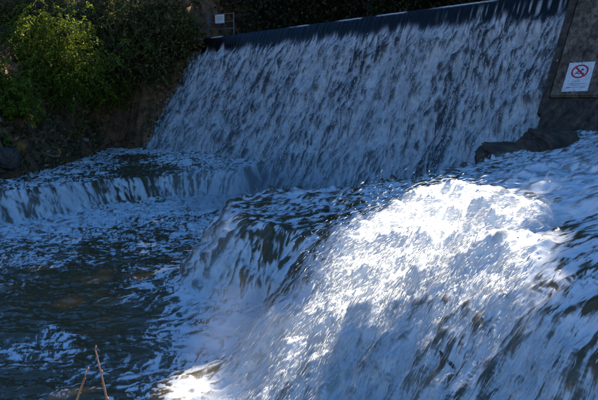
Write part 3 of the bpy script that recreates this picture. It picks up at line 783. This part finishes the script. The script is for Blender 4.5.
# far shore of the pond: the dark wood seen above the crest, tall enough to shade the left of the stream
FOREST = [(-12,37,24,3,4.2),(-6.5,36.5,28,3,4.4),(-1,36,29,3,4.6),(4.5,35.5,29,3,4.6),(10,35,29,3,4.8),(15.5,34,29,4,4.8),(-9,42,30,3,4.8),(-3,42,31,3,4.8),(3,41.5,32,3,4.8),(9,41,32,3,4.8),(15,41,31,3,4.8),(-16,42,27,3,4.8)]      # x, y, top, crown foot, radius
pos_words = ['at the far left behind the left bank', 'behind the railing', 'just right of the railing', 'left of centre behind the sunlit crest end', 'at the middle of the crest', 'right of centre behind the crest', 'behind the right half of the crest', 'hidden behind the wing wall', 'in the second row behind the railing', 'in the second row left of centre', 'in the second row right of centre', 'in the second row beyond the wing wall']
for i, (x, y, h, z0, r_) in enumerate(FOREST):
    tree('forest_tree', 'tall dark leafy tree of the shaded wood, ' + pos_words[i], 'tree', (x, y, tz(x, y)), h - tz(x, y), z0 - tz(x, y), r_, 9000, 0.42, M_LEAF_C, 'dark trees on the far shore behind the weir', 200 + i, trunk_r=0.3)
USH = [(0.8, 7.0), (3.6, 7.6), (6.2, 6.8), (9.0, 7.4), (11.6, 6.9), (14.2, 7.5), (17.0, 7.0), (-1.8, 8.0), (-0.6, 4.3), (-2.6, 3.6)]
uw = ['right of the railing', 'under the second dark trunk', 'left of the crest middle', 'at the crest middle', 'right of the crest middle', 'toward the wing wall', 'behind the wing wall', 'behind the railing and leafy tree', 'close behind the railing', 'close behind the pale sunlit leaves']
for i, (s_, u_) in enumerate(USH):
    p = crestL - U * s_ + NU * u_
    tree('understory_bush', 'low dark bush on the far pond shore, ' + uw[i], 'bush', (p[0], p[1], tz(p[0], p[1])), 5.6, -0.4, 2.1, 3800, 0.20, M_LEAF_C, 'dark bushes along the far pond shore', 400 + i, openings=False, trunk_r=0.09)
# unseen trees added outside the frame on the right to shade the near water
GROVE = [(10.8,27,32,9,5.6),(14.5,22.5,24,8,5.2),(10.2,20.5,24,8,5.2),(16,28.5,31,7,5.6),(15,17,21,6,4.8),(12.0,13.5,17,5.5,4.2),(20.5,24,24,7,5.2),(21,33,27,7,5.2),(20,18,22,6,5.0),(4.2,31.2,34,9,5.4),(9.4,33.2,38,14,5.6)]
gw = ['tallest beside the pond', 'right behind the wing wall', 'leaning nearest the crest end', 'at the rear of the group', 'with its crown low over the cascade', 'smallest and closest to the cascade', 'upslope from the wing wall', 'at the far right rear', 'highest on the right', 'standing on the pond shore', 'tallest of all on the pond shore']
for i, (x, y, h, z0, r_) in enumerate(GROVE):
    tree('shade_tree', 'unseen leafy tree added to shade the water, ' + gw[i], 'tree', (x, y, tz(x, y)), h - tz(x, y), z0 - tz(x, y), r_, 9000, 0.48, M_LEAF_D, 'unseen trees added for their shade', 300 + i, trunk_r=0.3)

def sprays(name, label, cat, base, centre, dims, nspray, per, ln, wd, mat, seed, group=None, hang=0.6, depth_bias=0.0):
    """a shrub of arching leafy shoots: each shoot a thin stem with leaves along it"""
    rng = np.random.default_rng(seed); base = np.array(base, float); centre = np.array(centre, float) - base
    t = empty(name, tuple(base), label, cat, group)
    bm = bmesh.new(); C = []; D = []
    ncl = max(6, nspray // 14)
    cl_ = rng.normal(size=(ncl, 3)); cl_ /= np.linalg.norm(cl_, axis=1)[:, None]; cl_ *= rng.uniform(0.35, 0.95, ncl)[:, None]
    for k in range(ncl):                  # main limbs
        tube(bm, [Vector((0, 0, -0.05)), Vector(centre * 0.5 + cl_[k] * dims * 0.35 + np.array([0, 0, .1])), Vector(centre + cl_[k] * dims)], [0.05, 0.03, 0.01], 5)
    for k in range(nspray):
        ki = rng.integers(ncl); c = centre + (cl_[ki] + rng.normal(0, 0.22, 3)) * dims
        a = rng.uniform(0, 6.28); d = np.array([math.cos(a), math.sin(a) * 0.8 - 0.35, rng.uniform(-0.2, 0.5)]); d /= np.linalg.norm(d)
        L_ = rng.uniform(0.35, 0.8) * max(dims) * 0.45
        s = np.linspace(0, 1, per)[:, None]
        P = c + d * s * L_ + np.array([0, 0, -hang]) * s ** 2 * L_
        C.append(P + rng.normal(0, 0.025, P.shape)); T = d + np.array([0, 0, -2 * hang]) * s
        D.append(T + rng.normal(0, 0.55, P.shape))
        if k % 3 == 0: tube(bm, [Vector(centre + cl_[ki] * dims), Vector(P[0]), Vector(P[per // 2]), Vector(P[-1])], [0.010, 0.008, 0.006, 0.003], 3)
    child(from_bm('branches', bm, M_BARK), t)
    child(leaf_cloud('foliage', np.concatenate(C), np.concatenate(D), ln, wd, mat, rng), t)
    return t
def dims_px(wpx, hpx, Y, d): return np.array([wpx / FPX * Y / 2, d / 2, hpx / FPX * Y / 2])
g = ground_hit(52, 96); c = at_depth(50, 56, g[1] - 0.3)
sprays('feathery_shrub', 'bright green feathery shrub arching over the bare left bank', 'shrub', g, c, dims_px(126, 100, c[1], 2.2), 1050, 26, 0.10, 0.045, M_LEAF_A, 1, hang=0.7)
g = ground_hit(140, 80); c = at_depth(138, 40, g[1] - 0.2)
sprays('leafy_tree', 'olive green leafy tree with sunlit leaves hanging beside the left end of the weir', 'tree', g, c, dims_px(100, 96, c[1], 2.4), 1050, 24, 0.13, 0.065, M_LEAF_B, 2, hang=0.8)
g = ground_hit(100, 30); c = at_depth(98, 18, g[1] - 0.4)
sprays('bank_bush', 'dull green bush between the feathery shrub and the leafy tree', 'shrub', g, c, dims_px(100, 74, c[1], 2.0), 520, 22, 0.10, 0.05, M_LEAF_B, 4, hang=0.6)
g = ground_hit(8, 112); c = at_depth(6, 92, g[1] - 0.3)
sprays('edge_shrub', 'green shrub cut by the left edge of the frame above the ochre rock', 'shrub', g, c, dims_px(70, 62, c[1], 1.8), 420, 24, 0.10, 0.05, M_LEAF_A, 5, hang=0.6)
g = ground_hit(20, 30); c = at_depth(22, 14, g[1] - 0.4)
sprays('corner_shrub', 'dull green shrub filling the top left corner of the bank', 'shrub', g, c, dims_px(90, 60, c[1], 2.0), 480, 22, 0.11, 0.055, M_LEAF_B, 6, hang=0.5)
g = ground_hit(172, 60); c = at_depth(180, 26, g[1] - 0.1)
sprays('bright_shrub', 'loose shrub with pale sunlit leaves just left of the small railing', 'shrub', g, c, dims_px(46, 64, c[1], 1.5), 460, 22, 0.13, 0.065, M_LEAF_B, 7, hang=0.6)
g = ground_hit(112, 98); c = at_depth(112, 86, g[1] - 0.2)
sprays('trailing_shrub', 'green shrub trailing down the bank under the leafy tree', 'shrub', g, c, dims_px(80, 40, c[1], 1.2), 300, 22, 0.10, 0.05, M_LEAF_A, 8, hang=0.9)
for (px_, py_, s_, sd, lab) in ((42, 119, .42, 11, 'small bright green sprig on the bank below the feathery shrub'), (22, 113, .35, 12, 'low green sprig at the left edge of the bank'), (76, 134, .32, 13, 'little green plant near the small pale stone'), (5, 140, .5, 14, 'mossy green tuft beside the ochre rock'), (60, 92, .6, 15, 'green shoots drooping under the feathery shrub')):
    g = ground_hit(px_, py_ + 5)
    sprays('bank_plant', lab, 'plant', g, g + np.array([0, -0.1, 0.18]), np.array([s_, s_ * .7, s_ * .7]) * .5, 16, 9, 0.09, 0.05, M_LEAF_A, sd, 'small plants on the left bank', hang=0.5)

def stick(name, pts, r0, r1, label, cat, mat, group=None, seg=6):
    bm = bmesh.new(); base = Vector(pts[0]); tube(bm, [Vector(p) - base for p in pts], np.linspace(r0, r1, len(pts)), seg)
    o = from_bm(name, bm, mat, smooth=True); o.location = base
    return tag(o, label, cat, group)
Yb = ground_hit(40, 150)[1] - 0.45
stick('dead_branch', [at_depth(26, 146, Yb + .3), at_depth(31, 149.5, Yb), at_depth(38, 151, Yb - .1), at_depth(46, 154, Yb - .15), at_depth(54, 156.5, Yb - .2), at_depth(60, 155.5, Yb - .2)], 0.028, 0.022, 'pale dead branch lying out from the left bank above the water', 'branch', M_STICK)
for i, (pl, lab) in enumerate([([(36, 98), (40, 112), (46, 122), (47, 131), (42, 139)], 'thin bent root hanging down the bank under the feathery shrub'), ([(74, 78), (80, 88), (90, 95), (100, 97)], 'bare root below the middle of the shrubs'), ([(112, 78), (116, 88), (121, 96)], 'short bare root under the leafy tree'), ([(92, 80), (84, 92), (82, 101)], 'bare hanging root left of the leafy tree')]):
    Y_ = min(ground_hit(*p)[1] for p in pl) - 0.12
    stick('hanging_root', [at_depth(*p, Y_) for p in pl], 0.03, 0.012, lab, 'root', M_BARK, 'roots hanging on the left bank')
# near twigs, rooted on the bank below the frame
for pl, lab in ([[(66, 452, 2.25), (72, 415, 2.2), (79, 394, 2.18), (84, 380, 2.17), (87.5, 370, 2.16)], 'shorter pinkish bare shoot curving up at the bottom left'], [[(118, 470, 2.3), (112, 430, 2.24), (107, 400, 2.2), (101, 373, 2.18), (95, 348.5, 2.16)], 'taller straight bare shoot at the bottom left']):
    P = [at_depth(*p) for p in pl]; g = np.array([P[0][0], P[0][1] - .02, tz(P[0][0], P[0][1]) - .05])
    t = empty('twig', tuple(g), lab, 'twig', 'bare shoots in the near bank'); bpy.context.view_layer.update()
    bm = bmesh.new(); tube(bm, [Vector(g)] + [Vector(p) for p in P], np.linspace(0.006, 0.0026, len(P) + 1), 8); pchild(from_bm('stem', bm, M_TWIG, smooth=True), t)
    for k in (2, 3, 4):
        bm = bmesh.new(); q = Vector(P[k]); tube(bm, [q - Vector((0, 0, .004)), q + Vector((.003, 0, .004)), q + Vector((.004, 0, .012))], [.003, .0042, .001], 6); pchild(from_bm('bud', bm, M_TWIG, smooth=True), t)

# leaf litter, moss and small stones strewn over the bare left bank
rng = np.random.default_rng(77)
bx = rng.uniform(-13, -4.5, 60000); by = rng.uniform(13, 31, 60000)
bd, _ = poly_sdf(bx, by, left_poly, [0] * len(left_poly))
kk = (bd > 0.12) & (vnoise(bx * 1.7, by * 1.7, 5) + rng.normal(0, .15, len(bx)) > 0.38); bx, by = bx[kk], by[kk]
C = np.stack([bx, by, terrain(bx, by) + 0.01], -1); D = rng.normal(size=C.shape) * np.array([1, 1, .6])
half = rng.random(len(C)) < 0.35
M_LITTER = leaf_mat('dead_leaves', [(0.0, (0.04, 0.025, 0.014)), (0.5, (0.15, 0.085, 0.04)), (0.85, (0.30, 0.19, 0.09)), (1.0, (0.45, 0.36, 0.22))], 0.1)
tag(leaf_cloud('leaf_litter', C[~half] + np.array([0, 0, .03]), D[~half], 0.17, 0.09, M_LITTER, rng), 'brown fallen leaves strewn over the left bank', 'leaf litter', kind='stuff')
tag(leaf_cloud('moss_and_weeds', C[half], D[half] + np.array([0, -.3, .9]), 0.22, 0.06, M_LEAF_B, rng), 'low green weeds growing on the left bank', 'weeds', kind='stuff')

# ------------------------------------------------------------------ spray: drops and torn strands of water in the air
m, n, l, b = new_mat('spray_white')
b.inputs['Base Color'].default_value = (0.85, 0.87, 0.88, 1); b.inputs['Roughness'].default_value = 0.3
tr = N(n, 'BsdfTranslucent'); tr.inputs['Color'].default_value = (0.85, 0.87, 0.88, 1); mx = N(n, 'MixShader'); mx.inputs[0].default_value = 0.35
l.new(b.outputs[0], mx.inputs[1]); l.new(tr.outputs[0], mx.inputs[2]); l.new(mx.outputs[0], n['Material Output'].inputs['Surface'])
M_SPRAY = m
def drops(name, C, D, ln, rad, label):
    n = len(C); D = D / np.linalg.norm(D, axis=1)[:, None]
    S_ = np.cross(D, RNG.normal(size=(n, 3))); S_ /= np.linalg.norm(S_, axis=1)[:, None]; T_ = np.cross(D, S_)
    l = ln[:, None]; r = rad[:, None]
    V = np.stack([C - D * l, C + S_ * r - D * l * .2, C + T_ * r - D * l * .1, C - S_ * r - D * l * .2, C - T_ * r - D * l * .3, C + D * l * .8], 1)
    F = np.array([[0, 2, 1], [0, 3, 2], [0, 4, 3], [0, 1, 4], [5, 1, 2], [5, 2, 3], [5, 3, 4], [5, 4, 1]])
    Q = (np.arange(n)[:, None, None] * 6 + F[None]).reshape(-1, 3)
    return tag(quads(name, V.reshape(-1, 3), Q, None, M_SPRAY, True), label, 'spray', kind='stuff')
def pick(w, n_):
    c = np.cumsum(w.ravel()); return np.searchsorted(c, RNG.random(n_) * c[-1])
cellA = RG ** 2
fl3 = np.stack([vx, vy, -slope * np.hypot(vx, vy)], -1).reshape(-1, 3)
wsp = foam ** 2 * sstep(0.1, 0.6, steep + 0.7 * sstep(0.85, 1, COV)) * (RG < 14) * sstep(0.3, 0.9, COV)
i = pick(wsp * cellA ** 0.3, 11000)
Pn = SP.reshape(-1, 3)[i] + nrm.reshape(-1, 3)[i] * (np.abs(RNG.normal(0, 0.05, len(i))) + 0.005)[:, None]
drops('stream_spray', Pn, fl3[i] + RNG.normal(0, .12, (len(i), 3)), RNG.uniform(.02, .075, len(i)), RNG.uniform(.0015, .0045, len(i)), 'white drops and torn strands leaping off the cascades')
j = pick(fo_d * brk * (0.4 + RNG.random(fo_d.shape)), 16000)
Pd = DPt.reshape(-1, 3)[j] + DN * (np.abs(RNG.normal(0, 0.06, len(j))))[:, None]
dd = -(NU * TANB + np.array([0, 0, 1.0])) ; dd /= np.linalg.norm(dd)
drops('weir_spray', Pd, dd + RNG.normal(0, .25, (len(j), 3)), RNG.uniform(.02, .075, len(j)), RNG.uniform(.006, .018, len(j)), 'white drops and torn strands in front of the weir curtain')
NL = 1100
lk = RNG.random(NL) ** 1.3; lx = np.interp(lk, [0, .25, .5, .75, 1], [330, 350, 375, 402, 470]); ly = np.interp(lk, [0, .25, .5, .75, 1], [290, 245, 217, 206, 198])
q0 = hit(lx + RNG.normal(4, 9, NL), ly + RNG.normal(6, 8, NL))
fl = np.array([-.75, -.45, -.5])
Pa = q0 + np.array([-.05, -.1, .0]) + RNG.uniform(0, 1, (NL, 1)) ** 2.2 * np.array([[-.25, .05, .32]])
drops('leaping_drops', Pa, fl + RNG.normal(0, .18, (NL, 3)), np.clip(RNG.exponential(.014, NL), .004, .06), np.clip(RNG.exponential(.0022, NL), .0009, .008), 'sunlit drops thrown up along the left edge of the bright cascade')

# ------------------------------------------------------------------ mist hanging where the falls land
def mist(c, dims, dens, label):
    bm = bmesh.new(); bmesh.ops.create_icosphere(bm, subdivisions=3, radius=1)
    m = bpy.data.materials.new('mist'); m.use_nodes = True; n = m.node_tree.nodes; l = m.node_tree.links
    n.remove(n['Principled BSDF']); v = N(n, 'VolumePrincipled'); v.inputs['Color'].default_value = (0.95, 0.96, 0.97, 1); v.inputs['Anisotropy'].default_value = 0.2
    tc = N(n, 'TexCoord'); g = N(n, 'TexGradient', gradient_type='SPHERICAL'); l.new(tc.outputs['Object'], g.inputs[0])
    t = N(n, 'TexNoise', ins={'Scale': 2.2, 'Detail': 3}); l.new(tc.outputs['Object'], t.inputs['Vector'])
    a = N(n, 'MapRange', ins={'From Min': 0.3, 'From Max': 0.7, 'To Min': 0.35, 'To Max': 1.4}); l.new(t.outputs[0], a.inputs[0])
    b_ = N(n, 'Math', operation='MULTIPLY'); l.new(g.outputs['Fac'], b_.inputs[0]); l.new(a.outputs[0], b_.inputs[1])
    d_ = N(n, 'Math', operation='MULTIPLY'); l.new(b_.outputs[0], d_.inputs[0]); d_.inputs[1].default_value = dens; l.new(d_.outputs[0], v.inputs['Density'])
    l.new(v.outputs[0], n['Material Output'].inputs['Volume'])
    o = from_bm('mist', bm, m); o.location = tuple(c); o.scale = dims
    return tag(o, label, 'mist', kind='stuff')
mist(hit(258, 335) + np.array([-.1, -.2, .15]), (1.5, 1.2, 0.5), 0.18, 'soft white mist where the middle step lands in the pool')
mist(hit(335, 375) + np.array([0, -.2, .15]), (1.5, 1.0, 0.5), 0.22, 'soft white mist at the foot of the sunlit cascade')
mist(at_depth(245, 188, 16.3), (2.6, 1.5, 1.1), 0.55, 'soft mist at the foot of the weir')
